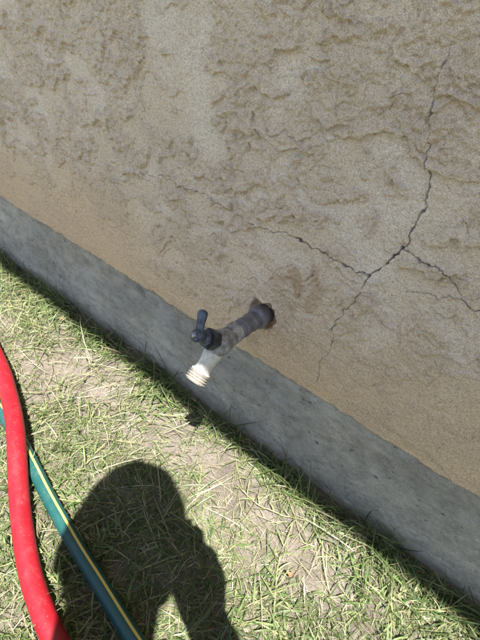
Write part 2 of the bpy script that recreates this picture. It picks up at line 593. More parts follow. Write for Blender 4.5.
def build_footing():
    xs = graded(-1.14, 0.14, 0.0015, -5.0, 4.0, 1.3, 0.3)
    zs = np.concatenate([[-0.25, -0.1], np.arange(-0.03, STZ + 0.006, 0.0015)])
    nx, nz = len(xs), len(zs)
    x, z = np.meshgrid(xs, zs)
    u = x * 1000; v = z * 1000
    long1 = tsample(noise_tile(NZ, NX, 30, 260, 21), u, v)
    long2 = tsample(noise_tile(NZ, NX, 9, 120, 22), u, v)
    mid = tsample(noise_tile(NZ, NX, 14, 22, 23), u, v)
    fine = tsample(noise_tile(NZ, NX, 3, 3, 24), u, v)
    h = 1.4 * long1 + 0.35 * long2 + 0.55 * mid + 0.42 * fine * (0.5 + 0.5 * sstep(-0.5, 1.0, mid))
    # swelling towards the foot
    h = h + 5.0 * (1 - sstep(0.0, 0.11, z))
    pit = np.zeros_like(x)
    g = np.random.default_rng(5)
    for i in range(300):
        cx, cz = g.uniform(-1.12, 0.13), g.uniform(0.005, STZ)
        if g.random() < 0.45:
            cx = g.uniform(-0.35, 0.12)
        r = 0.6 + 1.6 * g.random() ** 4
        el = g.uniform(1.0, 2.2)
        s = (np.abs(x - cx) < 0.009) & (np.abs(z - cz) < 0.009)
        d = np.hypot((x[s] - cx) / el, z[s] - cz) * 1000 + 0.35 * mid[s]
        c = 1 - sstep(r * .5, r * 1.15, d)
        h[s] -= c * r * 1.3
        pit[s] = np.maximum(pit[s], c * min(1, 0.45 + r * .3))
    w1 = tsample(t_warp1, u, v); w2 = tsample(t_fleck, u, v)
    p = on_wall(147, 294)
    blue_grey = np.exp(-((x - p.x) / 0.035) ** 2 - ((z - p.z) / 0.014) ** 2) * sstep(-0.5, 0.8, w2 + 0.6 * w1 + .3)  # discoloured dark patch
    blue_grey = np.maximum(blue_grey, 0.3 * sstep(0.2, 1.4, long1) * sstep(0.05, 0.12, z))  # faint dark blue-grey bands, on the upper half only
    p = on_wall(318, 440)
    sh = (x - p.x) + (z - p.z) * 0.5
    chalk = 0.55 * np.exp(-(sh / 0.012) ** 2 - ((z - p.z) / 0.03) ** 2) * sstep(-0.7, 0.7, w1)
    p = on_wall(300, 392)
    chalk = np.maximum(chalk, 0.5 * np.exp(-((x - p.x) / 0.05) ** 2 - ((z - p.z) / 0.008) ** 2) * sstep(-0.3, 1, w2))
    chalk = np.maximum(chalk, 0.28 * sstep(0.3, 1.8, 0.5 * long2 + 0.9 * w1) * sstep(0.03, 0.06, z))
    soil = 0.5 * (1 - sstep(0.0, 0.022 , z + 0.006 * w1))
    y = 0.004 - h / 1000.0
    co = np.stack([x, y, z], -1).reshape(-1, 3)
    me = mesh_np('footing', co, grid_quads(nx, nz))
    fattr(me, 'pit', pit); fattr(me, 'blue_grey', np.clip(blue_grey, 0, .8)); fattr(me, 'chalk', chalk); fattr(me, 'soil', soil)
    return link('footing', me, M_CONC, house)


def box(bm, x0, x1, y0, y1, z0, z1):
    r = bmesh.ops.create_cube(bm, size=1)
    for v_ in r['verts']:
        v_.co = Vector(((x0 + x1) / 2 + v_.co.x * (x1 - x0), (y0 + y1) / 2 + v_.co.y * (y1 - y0), (z0 + z1) / 2 + v_.co.z * (z1 - z0)))
    return r['verts']


build_stucco()
build_footing()
M_PAINT = mat_plain('brown_paint', (0.30, 0.22, 0.15), 0.6, 30, 0.12)
M_SOFFIT = mat_plain('pale_paint', (0.62, 0.57, 0.48), 0.7, 20, 0.08)
M_SHINGLE = mat_plain('roof_shingle', (0.16, 0.13, 0.11), 0.9, 60, 0.35, 0.6, 0.004)
# solid body behind the stucco skin
bm = bmesh.new(); box(bm, -4.995, 3.995, 0.016, 3.0, -0.2, 2.138)
from_bm('wall_core', bm, M_SOFFIT, house, False)
# eave: its outer lower edge throws the shade line that lies just off the footing
EZ = 2.05
EY = -(0.038 + EZ * SUN.y / -SUN.z)
bm = bmesh.new()
sl = 0.28
vv = [(-5.4, EY + .03, EZ + .10), (4.4, EY + .03, EZ + .10), (4.4, 3.3, EZ + .10 + sl * 4.3), (-5.4, 3.3, EZ + .10 + sl * 4.3)]
lo = [bm.verts.new(p) for p in vv]
hi = [bm.verts.new((p[0], p[1], p[2] + .05)) for p in vv]
bm.faces.new(lo); bm.faces.new(hi)
for i in range(4):
    bm.faces.new((lo[i], lo[(i + 1) % 4], hi[(i + 1) % 4], hi[i]))
roof = from_bm('roof', bm, M_SHINGLE, house, False)
bm = bmesh.new(); box(bm, -5.4, 4.4, EY, EY + .025, EZ, EZ + .19)
from_bm('fascia', bm, M_PAINT, roof, False)
bm = bmesh.new(); box(bm, -5.38, 4.38, EY + .026, 0.03, EZ + .09, EZ + .105)
from_bm('soffit', bm, M_SOFFIT, roof, False)

# ------------------------------------------------------------------ ground
t_g1 = noise_tile(512, 512, 40, 40, 31, beta=3.0)
t_g2 = noise_tile(512, 512, 4, 4, 32)


def ground_z(x, y):
    x = np.asarray(x, float); y = np.asarray(y, float)
    z = 0.0035 * tsample(t_g1, x * 300, y * 300) + 0.0009 * tsample(t_g2, x * 300, y * 300)
    far = sstep(3, 8, np.hypot(x, y))
    return z * (1 - far) - 0.004


def build_ground():
    xs = graded(-1.25, 0.35, 0.004, -70, 70, 1.22, 6)
    ys = graded(-0.75, 0.02, 0.004, -70, 70, 1.22, 6)
    x, y = np.meshgrid(xs, ys)
    co = np.stack([x, y, ground_z(x, y)], -1).reshape(-1, 3)
    me = mesh_np('ground', co, grid_quads(len(xs), len(ys)))
    o = link('ground', me, M_SOIL)
    tag(o, kind='structure')


build_ground()


# ------------------------------------------------------------------ grass
def blades(base, az, length, width, elev, curl, side, tint, nseg=4, zmin=0.0005):
    """flat tapering blades; curl bends them down along their length"""
    n = len(az)
    pos = np.array(base, float)
    pts = [pos.copy()]
    e = np.array(elev, float); a = np.array(az, float)
    for s in range(nseg):
        step = (length / nseg)[:, None]
        d = np.stack([np.cos(a) * np.cos(e), np.sin(a) * np.cos(e), np.sin(e)], -1)
        pos = pos + d * step
        floor = ground_z(pos[:, 0], pos[:, 1]) + zmin
        pos[:, 2] = np.maximum(pos[:, 2], floor)
        pts.append(pos.copy())
        e = e - curl / nseg
        a = a + side / nseg
    verts, tints = [], []
    prof = [0.55, 1.0, 0.95, 0.62, 0.0] if nseg == 4 else list(np.interp(np.linspace(0, 1, nseg + 1), [0, .25, .55, .8, 1], [.6, 1, .9, .6, 0]))
    roll = rng.normal(0, 0.45, n)
    for s in range(nseg + 1):
        w_ = (width * prof[s] * 0.5)[:, None]
        sidev = np.stack([-np.sin(a) * np.cos(roll), np.cos(a) * np.cos(roll), np.sin(roll)], -1)
        if s < nseg:
            verts.append(pts[s] - sidev * w_); verts.append(pts[s] + sidev * w_)
        else:
            verts.append(pts[s])
    k = 2 * nseg + 1
    co = np.stack(verts, 1).reshape(-1, 3)
    b0 = (np.arange(n) * k)[:, None]
    q = np.concatenate([b0 + np.array([2 * s, 2 * s + 1, 2 * s + 3, 2 * s + 2])[None, :] for s in range(nseg - 1)], 0)
    t = b0 + np.array([2 * nseg - 2, 2 * nseg - 1, 2 * nseg])[None, :]
    tv = np.repeat(tint, k, axis=0)
    return co, q, t, tv


def join_blades(name, parts, mat):
    co, q, t, tv, off = [], [], [], [], 0
    for c, qq, tt, vv_ in parts:
        co.append(c); q.append(qq + off); t.append(tt + off); tv.append(vv_); off += len(c)
    me = mesh_np(name, np.concatenate(co), np.concatenate(q), np.concatenate(t))
    cattr(me, 'tint', np.concatenate(tv))
    return link(name, me, mat)


GREENS = np.array([(0.070, 0.115, 0.034), (0.095, 0.142, 0.048), (0.125, 0.168, 0.066), (0.05, 0.086, 0.026), (0.16, 0.19, 0.09)])
STRAWS = np.array([(0.25, 0.24, 0.145), (0.20, 0.18, 0.105), (0.31, 0.30, 0.21), (0.15, 0.13, 0.08), (0.20, 0.225, 0.11)])
t_den = noise_tile(256, 256, 26, 26, 41)
BARE = [(on_ground(*p), r) for p, r in (((215, 470), .05), ((245, 500), .05), ((285, 530), .045), ((320, 575), .05), ((160, 430), .05),
                                          ((95, 395), .035), ((75, 385), .03), ((300, 560), .05), ((265, 590), .03), ((350, 560), .04), ((180, 440), .04), ((190, 420), .022), ((190, 424), .022), ((235, 470), .04))]
LUSH = [(on_ground(*p), r) for p, r in (((430, 620), .05), ((470, 640), .05), ((100, 450), .05), ((60, 420), .05), ((280, 630), .05), ((30, 330), .08), ((200, 600), .06), ((120, 580), .06), ((20, 610), .08))]


def density(x, y):
    d = 0.62 + 0.28 * tsample(t_den, x * 160, y * 160)
    for p, r in BARE:
        d = d - 0.42 * np.exp(-((x - p.x) ** 2 + (y - p.y) ** 2) / (r * r))
    for p, r in LUSH:
        d = d + 0.45 * np.exp(-((x - p.x) ** 2 + (y - p.y) ** 2) / (r * r))
    return np.clip(d, 0.02, 1.3)


def scatter(n, x0, x1, y0, y1, dens=True):
    x = rng.uniform(x0, x1, n); y = rng.uniform(y0, y1, n)
    if dens:
        k = rng.random(n) < density(x, y)
        x, y = x[k], y[k]
    return x, y


def pick(pal, n, var=0.18):
    c = pal[rng.integers(0, len(pal), n)]
    return np.clip(c * (1 + rng.normal(0, var, (n, 1))), 0.01, 0.9)


def green_tufts(nt_, x0, x1, y0, y1, per, ln, wd, dens=True):
    tx, ty = scatter(nt_, x0, x1, y0, y1, dens)
    sp_ = on_ground(189, 423)
    k_ = np.hypot(tx - sp_.x, ty - sp_.y) > 0.026
    tx, ty = tx[k_], ty[k_]
    n = len(tx) * per
    bx = np.repeat(tx, per) + rng.normal(0, 0.006, n)
    by = np.repeat(ty, per) + rng.normal(0, 0.006, n)
    by = np.minimum(by, -0.006)
    az = np.repeat(rng.uniform(0, 2 * math.pi, len(tx)), per) + rng.normal(0, 0.75, n)
    el = np.abs(rng.normal(0.75, 0.42, n)) * np.where(np.repeat(rng.random(len(tx)) < 0.6, per), 1.0, 0.5)
    # blades against the wall lean away from it
    near = by > -0.03
    az = np.where(near & (np.sin(az) > 0), -az, az)
    L = rng.uniform(ln[0], ln[1], n) * rng.uniform(0.7, 1.15, n)
    W = rng.uniform(wd[0], wd[1], n)
    base = np.stack([bx, by, ground_z(bx, by) + 0.001], -1)
    gc = pick(GREENS, n)
    # part of the blades have dried
    dry = rng.random(n) < 0.10
    gc[dry] = pick(STRAWS, int(dry.sum()))
    half = rng.random(n) < 0.2
    gc[half] = gc[half] * 0.6 + np.array([0.28, 0.29, 0.13]) * 0.4
    return blades(base, az, L, W, el, rng.uniform(0.4, 1.4, n), rng.normal(0, 0.5, n), gc)


def straw(n, x0, x1, y0, y1, ln=(0.02, 0.065), wd=(0.0007, 0.0015), dens=False):
    x, y = scatter(n, x0, x1, y0, y1, dens)
    n = len(x)
    y = np.minimum(y, -0.008)
    z = ground_z(x, y) + rng.uniform(0.001, 0.012, n)
    az = rng.uniform(0, 2 * math.pi, n)
    L = rng.uniform(ln[0], ln[1], n)
    over = y + np.sin(az) * L > -0.004
    az = np.where(over, -az, az)
    return blades(np.stack([x, y, z], -1), az, L, rng.uniform(wd[0], wd[1], n), rng.normal(0.08, 0.15, n),
                  rng.normal(0.2, 0.3, n), rng.normal(0, 0.5, n), pick(STRAWS, n, 0.22))


def stolons(n, x0, x1, y0, y1):
    """creeping stems with leaves set alternately along them"""
    sx, sy = scatter(n, x0, x1, y0, y1)
    B, A, L, W, E_, Cc, S, T = [], [], [], [], [], [], [], []
    for x, y in zip(sx, sy):
        a = rng.uniform(0, 2 * math.pi)
        ln = rng.uniform(0.06, 0.15)
        green = pick(GREENS, 1)[0]
        stem = green * 0.5 + np.array([0.40, 0.36, 0.2]) * 0.5
        m = int(ln / 0.011)
        px, py = x, y
        z0 = 0.004 + rng.uniform(0, .008)
        for i in range(m):
            nx_, ny_ = px + math.cos(a) * 0.011, py + math.sin(a) * 0.011
            if ny_ > -0.01:
                break
            zz = float(ground_z(px, py)) + z0
            B.append((px, py, zz)); A.append(a); L.append(0.0135); W.append(0.0016); E_.append(0.02); Cc.append(0); S.append(0); T.append(stem)
            sgn = 1 if i % 2 else -1
            B.append((px, py, zz)); A.append(a + sgn * rng.uniform(0.55, 1.0)); L.append(rng.uniform(.014, .036)); W.append(rng.uniform(.0014, .0024))
            E_.append(rng.uniform(0.05, 0.55)); Cc.append(rng.uniform(0.1, 0.8)); S.append(rng.normal(0, .2)); T.append(green * rng.uniform(.85, 1.2))
            px, py = nx_, ny_
            a += rng.normal(0, 0.10)
    return blades(np.array(B), np.array(A), np.array(L), np.array(W), np.array(E_), np.array(Cc), np.array(S), np.array(T))


def stems(n):
    """thin dry stalks leaning up against the footing"""
    x = rng.uniform(-1.3, 0.3, n); y = rng.uniform(-0.05, -0.015, n)
    az = rng.uniform(0, 2 * math.pi, n)
    az = np.where(np.sin(az) > 0.2, -az, az)
    return blades(np.stack([x, y, ground_z(x, y)], -1), az, rng.uniform(0.04, 0.09, n), rng.uniform(0.0007, 0.0013, n), rng.uniform(0.5, 1.25, n),
                  rng.uniform(0, 0.7, n), rng.normal(0, 0.3, n), pick(STRAWS, n, 0.2))


VX0, VX1, VY0 = -1.5, 0.35, -0.62
parts = [
    green_tufts(17000, VX0, VX1, VY0, -0.012, 4, (0.009, 0.026), (0.0007, 0.0016)),
    green_tufts(2200, VX0, VX1, VY0, -0.012, 4, (0.022, 0.045), (0.0010, 0.0019)),
    green_tufts(260, VX0, VX1, VY0, -0.012, 4, (0.04, 0.065), (0.0014, 0.0024)),
    green_tufts(420, VX0, VX1, -0.055, -0.006, 6, (0.03, 0.075), (0.0012, 0.0026), False),
    stolons(480, VX0, VX1, VY0, -0.02),
    green_tufts(9000, -3.0, 2.2, -2.6, VY0, 4, (0.04, 0.09), (0.003, 0.006), False),
    green_tufts(1200, -4.5, VX0, VY0, -0.02, 4, (0.04, 0.09), (0.003, 0.006), False),
    green_tufts(900, VX1, 3.0, VY0, -0.02, 4, (0.04, 0.09), (0.003, 0.006), False),
]
g = join_blades('grass', parts, M_GRASS)
tag(g, 'patchy green lawn grass growing along the foot of the wall', 'grass', kind='stuff')
parts = [
    straw(15000, VX0, VX1, VY0, -0.008, (0.010, 0.040), (0.0004, 0.0010)),
    straw(450, VX0, VX1, VY0, -0.008, (0.05, 0.11), (0.0009, 0.0017)),
    stems(70),
    straw(6000, -4.5, 3.0, -4.0, VY0, (0.05, 0.12), (0.002, 0.004)),
]
g = join_blades('dry_grass', parts, M_STRAW)
tag(g, 'dry straw coloured thatch scattered over the bare soil', 'dry grass', kind='stuff')


# ------------------------------------------------------------------ round parts
def frame_for(d):
    d = d.normalized()
    up = Vector((0, 0, 1)) if abs(d.z) < 0.9 else Vector((1, 0, 0))
    a = d.cross(up).normalized()
    return a, d.cross(a).normalized()


def lathe(bm, o, d, prof, seg=32, cap=True):
    """prof: (distance along d, radius)"""
    a, b = frame_for(d)
    d = d.normalized()
    rings = []
    for s, r in prof:
        rings.append([bm.verts.new(o + d * s + (a * math.cos(2 * math.pi * i / seg) + b * math.sin(2 * math.pi * i / seg)) * r) for i in range(seg)])
    for r0, r1 in zip(rings[:-1], rings[1:]):
        for i in range(seg):
            bm.faces.new((r0[i], r0[(i + 1) % seg], r1[(i + 1) % seg], r1[i]))
    if cap:
        bm.faces.new(rings[0]); bm.faces.new(rings[-1])


def catmull(pts, per=10):
    out = []
    P = [pts[0] * 2 - pts[1]] + pts + [pts[-1] * 2 - pts[-2]]
    for i in range(1, len(P) - 2):
        for k in range(per):
            t = k / per
            out.append(0.5 * ((2 * P[i]) + (P[i + 1] - P[i - 1]) * t + (2 * P[i - 1] - 5 * P[i] + 4 * P[i + 1] - P[i + 2]) * t * t
                              + (3 * P[i] - P[i - 1] - 3 * P[i + 1] + P[i + 2]) * t ** 3))
    out.append(pts[-1])
    return out


def tube(bm, pts, r, seg=20, squash=1.0, a0=0.0, a1=2 * math.pi):
    rings = []
    full = abs(a1 - a0 - 2 * math.pi) < 1e-6
    cnt = seg if full else seg + 1
    for i, p in enumerate(pts):
        d = (pts[min(i + 1, len(pts) - 1)] - pts[max(i - 1, 0)]).normalized()
        sidev = d.cross(Vector((0, 0, 1))).normalized()
        up = sidev.cross(d).normalized()
        rr = r if isinstance(r, (int, float)) else r[i]
        rings.append([bm.verts.new(p + sidev * rr * math.cos(a0 + (a1 - a0) * k / seg) + up * rr * squash * math.sin(a0 + (a1 - a0) * k / seg)) for k in range(cnt)])
    for r0, r1 in zip(rings[:-1], rings[1:]):
        for k in range(cnt if full else cnt - 1):
            bm.faces.new((r0[k], r0[(k + 1) % cnt], r1[(k + 1) % cnt], r1[k]))
    if full:
        bm.faces.new(rings[0]); bm.faces.new(rings[-1])


# ------------------------------------------------------------------ hoses
RR, RG = 0.0130, 0.0098
green_px = [(-120, 300), (-60, 350), (-25, 383), (-4, 405), (16, 434), (33, 466), (47, 494), (63, 523), (79, 551), (101, 586), (120, 617), (136, 642), (157, 672), (186, 705), (219, 735)]
gp = [on_ground(x, y, RG + 0.003) for x, y in green_px]
GZ = RG + 0.003
gp = [Vector((-3.2, -0.62, GZ)), Vector((-2.2, -0.52, GZ)), Vector((-1.5, -0.36, GZ))] + gp + [Vector((0.10, -0.27, GZ)), Vector((0.45, -0.26, GZ)), Vector((1.1, -0.40, GZ)), Vector((2.0, -0.52, GZ))]
gp = catmull(gp, 10)
M_GREEN = mat_rubber('green_hose_rubber', (0.008, 0.058, 0.055), (0.10, 0.15, 0.145), 0.4)
M_YEL = mat_rubber('yellow_hose_stripe', (0.52, 0.40, 0.10), (0.5, 0.45, 0.3), 0.4)
M_RED = mat_rubber('red_hose_rubber', (0.225, 0.005, 0.012), (0.26, 0.08, 0.075), 0.42)
bm = bmesh.new(); tube(bm, gp, RG, 22)
gh = from_bm('garden_hose', bm, M_GREEN)
tag(gh, 'dark green garden hose with a yellow stripe passing under the red hose', 'hose')
bm = bmesh.new(); tube(bm, gp, RG + 0.00035, 4, 1.0, math.radians(98), math.radians(116))
from_bm('stripe', bm, M_YEL, gh)
red_px = [(-50, 285, 0), (-20, 325, 0), (0, 365, .003), (9, 395, .010), (15, 425, .0165), (17, 455, .016), (18.5, 485, .009), (22, 525, .003), (30, 572, 0), (41, 607, 0), (54, 638, 0), (72, 670, 0), (100, 710, 0), (140, 760, 0)]
RZ = RR + 0.004
rp = [Vector((-3.2, -0.30, RZ)), Vector((-2.2, -0.24, RZ)), Vector((-1.45, -0.17, RZ))] + [on_ground(x, y, RZ + dz) for x, y, dz in red_px] + [Vector((0.12, -0.40, RZ)), Vector((0.5, -0.47, RZ)), Vector((1.1, -0.62, RZ)), Vector((2.0, -0.75, RZ))]
rp = catmull(rp, 10)
bm = bmesh.new(); tube(bm, rp, RR, 26)
rh = from_bm('garden_hose', bm, M_RED)
tag(rh, 'thick red rubber garden hose lying across the green hose', 'hose')

# ------------------------------------------------------------------ faucet
fa = empty('outdoor_faucet', FAUCET)
tag(fa, 'weathered grey outdoor faucet with a blue lever on a pipe from the stucco wall', 'faucet')
M_PIPE = mat_metal('oxidised_pipe', (0.135, 0.128, 0.148), (0.205, 0.195, 0.22), 90, 0.25, 0.6)
M_BODY = mat_metal('limed_body', (0.17, 0.165, 0.175), (0.46, 0.45, 0.44), 110, 0.2, 0.6, (0.4, 0.65))
M_LIME = mat_metal('lime_crust', (0.44, 0.42, 0.375), (0.68, 0.66, 0.61), 150, 0.0, 0.75, (0.35, 0.6), 0.5)
M_BON = mat_metal('black_bonnet', (0.012, 0.014, 0.018), (0.045, 0.055, 0.07), 90, 0.2, 0.35)
M_LEV = mat_metal('blue_lever', (0.045, 0.06, 0.095), (0.11, 0.135, 0.18), 130, 0.35, 0.42)
M_SCREW = mat_metal('screw_steel', (0.16, 0.16, 0.17), (0.42, 0.42, 0.42), 300, 0.8, 0.4)


def fpt(L, dz, dx=0.0):
    return FAUCET + Vector((dx, -L, dz))


OUT = Vector((0, -1, 0))
# escutcheon of broken mortar round the pipe
bm = bmesh.new()
lathe(bm, fpt(-0.008, 0), OUT, [(0, .0135), (.010, .0142), (.0125, .0155), (.019, .0155), (.0215, .0142), (.0225, .0118)], 40)
from_bm('wall_flange', bm, M_PIPE, fa)
bm = bmesh.new()
lathe(bm, fpt(-0.02, 0), OUT, [(0, .0108), (.086, .0108)], 36)
from_bm('pipe', bm, M_PIPE, fa)
bm = bmesh.new()
lathe(bm, fpt(.020, 0), OUT, [(0, .0112), (.0008, .0124), (.0045, .0128), (.0055, .0120), (.0165, .0120), (.0175, .0128), (.0225, .0128), (.0235, .0112)], 40)
from_bm('coupling', bm, M_PIPE, fa)
# hexagonal inlet of the valve
bm = bmesh.new()
lathe(bm, fpt(.050, 0), OUT, [(0, .0115), (.001, .0148), (.0135, .0148), (.015, .0130)], 6)
bmesh.ops.bevel(bm, geom=list(bm.edges), offset=.0008, segments=2, affect='EDGES')
from_bm('hex_inlet', bm, M_BODY, fa, False)
# body: barrel that swells to the seat, plus the outlet root
bm = bmesh.new()
lathe(bm, fpt(.062, 0), OUT, [(0, .0118), (.006, .0132), (.014, .0155), (.022, .0165), (.030, .0158), (.036, .0125), (.039, .007), (.040, .001)], 40)
body = from_bm('valve_body', bm, M_BODY, fa)
od = Vector((0, -.034, -.031)).normalized()
o0 = fpt(.0915, -.0085)
bm = bmesh.new()
lathe(bm, o0, od, [(0, .0125), (.010, .0112), (.018, .0098), (.024, .0098), (.028, .0106), (.0300, .0128), (.0315, .0130)], 40)
outlet = from_bm('outlet', bm, M_LIME, fa)
bm = bmesh.new()
prof = [(.0310, .0120)]
s = .0318
for i in range(4):
    prof += [(s, .0118), (s + .0009, .0140), (s + .0019, .0140), (s + .0028, .0118)]
    s += .0033
prof += [(s, .0124), (s, .0098), (s - .006, .0095)]
lathe(bm, o0, od, prof, 48, False)
lathe(bm, o0, od, [(s - .006, .0095), (s - .0061, .0001)], 48, False)
from_bm('hose_thread', bm, mat_metal('limed_thread', (0.11, 0.10, 0.085), (0.185, 0.172, 0.15), 260, 0.0, 0.7, (0.35, 0.6), 0.5), outlet)
# bonnet and stem
sdv = Vector((-.08, -.80, .60)).normalized()
s0 = fpt(.084, .002)
bm = bmesh.new()
lathe(bm, s0, sdv, [(.010, .0115), (.012, .0135), (.0245, .0135), (.0265, .0118)], 6)
bmesh.ops.bevel(bm, geom=list(bm.edges), offset=.0007, segments=2, affect='EDGES')
bon = from_bm('bonnet_nut', bm, M_BON, fa, False)
bm = bmesh.new()
lathe(bm, s0, sdv, [(.026, .0085), (.028, .0092), (.033, .0088), (.035, .0062), (.041, .0058)], 32)
from_bm('packing_gland', bm, M_LEV, fa)
# lever: hub with a tapered finger rising from it
bm = bmesh.new()
lathe(bm, s0, sdv, [(.037, .0060), (.038, .0078), (.046, .0082), (.049, .0070), (.0505, .0045)], 32)
hub = s0 + sdv * .043
lvd = Vector((-.20, .42, .88)).normalized()
pts = [hub + lvd * .002, hub + lvd * .008, hub + lvd * .014, hub + lvd * .020, hub + lvd * .026, hub + lvd * .0295, hub + lvd * .0312]
radii = [.0048, .0046, .0047, .0053, .0060, .0052, .0022]
a_, b_ = frame_for(lvd)
rings = []
for p, r in zip(pts, radii):
    rings.append([bm.verts.new(p + a_ * r * 1.05 * math.cos(2 * math.pi * k / 24) + b_ * r * .8 * math.sin(2 * math.pi * k / 24)) for k in range(24)])
for r0, r1 in zip(rings[:-1], rings[1:]):
    for k in range(24):
        bm.faces.new((r0[k], r0[(k + 1) % 24], r1[(k + 1) % 24], r1[k]))
bm.faces.new(rings[-1]); bm.faces.new(rings[0])
lev = from_bm('lever_handle', bm, M_LEV, fa)
bm = bmesh.new()
lathe(bm, s0, sdv, [(.0500, .0040), (.0515, .0042), (.0530, .0036), (.0536, .0015)], 24)
from_bm('screw', bm, M_SCREW, lev)
# end of a cut wire sticking out beside the pipe
wp = on_wall(231, 331)
bm = bmesh.new()
tube(bm, [wp + Vector((0, .004, 0)), wp + Vector((-.001, -.006, .004)), wp + Vector((-.003, -.010, .010))], [.0011, .0009, .0005], 8)
wire = from_bm('wire_stub', bm, M_BON)
tag(wire, 'short dark wire stub poking from the wall beside the faucet pipe', 'wire')

# ------------------------------------------------------------------ the photographer, crouching behind the phone
FV = Vector((-0.603, 0.798, 0)); QV = Vector((0.798, 0.603, 0))
FOOT = Vector((CAM.x, CAM.y, 0))


def L3(f, r, u):
    return FOOT + FV * f + QV * r + Vector((0, 0, u))


_b = bmesh.new()
bmesh.ops.create_icosphere(_b, subdivisions=3, radius=1.0)
UNIT = [v_.co.copy() for v_ in _b.verts]
_b.free()


def skin_mesh(joints, edges, root=None):
    """tapered limbs: the hull of two joint spheres for every bone"""
    out = bmesh.new()
    tmp = bpy.data.meshes.new('bone')
    for a, b in edges:
        bm = bmesh.new()
        for p, r in (joints[a], joints[b]):
            rx, ry = r if isinstance(r, tuple) else (r, r)
            for c in UNIT:
                k = c.dot(QV)
                bm.verts.new(p + (c - QV * k) * ry + QV * k * rx)
        bmesh.ops.convex_hull(bm, input=bm.verts[:])
        bmesh.ops.delete(bm, geom=[v_ for v_ in bm.verts if not v_.link_faces], context='VERTS')
        bmesh.ops.recalc_face_normals(bm, faces=bm.faces)
        bm.to_mesh(tmp); bm.free()
        out.from_mesh(tmp)
    me = bpy.data.meshes.new('grow')
    out.to_mesh(me); out.free()
    return me


def fuse(name, meshes, mat, parent, voxel=0.006, smooth=4):
    bm = bmesh.new()
    for m_ in meshes:
        bm.from_mesh(m_)
    o = from_bm(name, bm, mat, parent)
    r = o.modifiers.new('fuse', 'REMESH'); r.mode = 'VOXEL'; r.voxel_size = voxel; r.use_smooth_shade = True
    s_ = o.modifiers.new('soften', 'SMOOTH'); s_.factor = 0.5; s_.iterations = smooth
    dg = bpy.context.evaluated_depsgraph_get()
    m2 = bpy.data.meshes.new_from_object(o.evaluated_get(dg), depsgraph=dg)
    o.modifiers.clear()
    o.data = m2
    m2.name = name
    if not m2.materials:
        m2.materials.append(mat)
    return o


HEAD = L3(-0.198, -0.047, 0.975)
hx = QV.copy()                                   # to the person's right
hy = (FV * 0.80 + Vector((0, 0, -0.60))).normalized()   # where the face looks
hz = hx.cross(hy).normalized()
if hz.z < 0: hz = -hz


def head_mesh(scale=1.0, hair=False):
    bm = bmesh.new()
    bmesh.ops.create_icosphere(bm, subdivisions=5, radius=1.0)
    for v_ in list(bm.verts):
        n_ = v_.co.normalized()
        x, y, z = n_
        px, py, pz = x * 0.074, y * 0.096, z * 0.115
        if z < 0:                                # narrow jaw, chin forward
            px *= 1 - 0.30 * (-z) ** 1.5
            py *= 1 - 0.16 * (-z) if y < 0 else 1 - 0.06 * (-z)
        if y > 0:
            py -= 0.010 * max(0, 1 - abs(x) * 1.2) * 0.4
            g_ = lambda cx, cz, sx, sz: math.exp(-((px - cx) / sx) ** 2 - ((pz - cz) / sz) ** 2)
            py += 0.021 * g_(0, -0.026, 0.009, 0.013) + 0.010 * g_(0, -0.008, 0.007, 0.018)       # nose
            py -= 0.010 * (g_(0.031, 0.002, 0.016, 0.010) + g_(-0.031, 0.002, 0.016, 0.010))       # eye sockets
            py += 0.004 * (g_(0.03, 0.022, 0.022, 0.008) + g_(-0.03, 0.022, 0.022, 0.008))         # brow
            py += 0.005 * g_(0, -0.057, 0.020, 0.005) + 0.005 * g_(0, -0.067, 0.018, 0.005) - 0.003 * g_(0, -0.062, 0.022, 0.002)   # lips
            py += 0.009 * g_(0, -0.095, 0.020, 0.014)                                              # chin
        v_.co = Vector((px, py, pz)) * scale
    if not hair:
        for sg in (-1, 1):                       # ears
            r_ = bmesh.ops.create_icosphere(bm, subdivisions=3, radius=1.0)
            for v_ in r_['verts']:
                v_.co = Vector((sg * (0.075 + v_.co.x * 0.007 * sg + 0.006 * max(0, -v_.co.y)), -0.004 + v_.co.y * 0.016, -0.012 + v_.co.z * 0.030))
    else:
        dele = [v_ for v_ in bm.verts if (v_.co.y > 0.020 and v_.co.z < 0.062) or (v_.co.z < -0.050) or (v_.co.y > -0.02 and v_.co.z < 0.0)]
        bmesh.ops.delete(bm, geom=dele, context='VERTS')
        for v_ in bm.verts:
            v_.co *= 1.0 + 0.022 * math.sin(v_.co.x * 160 + v_.co.z * 55) * math.sin(v_.co.y * 130)
        bmesh.ops.solidify(bm, geom=bm.faces[:], thickness=0.006)
    mt_ = Matrix((hx, hy, hz)).transposed()
    for v_ in bm.verts:
        v_.co = HEAD + mt_ @ v_.co
    me = bpy.data.meshes.new('head')
    bm.to_mesh(me); bm.free()
    return me


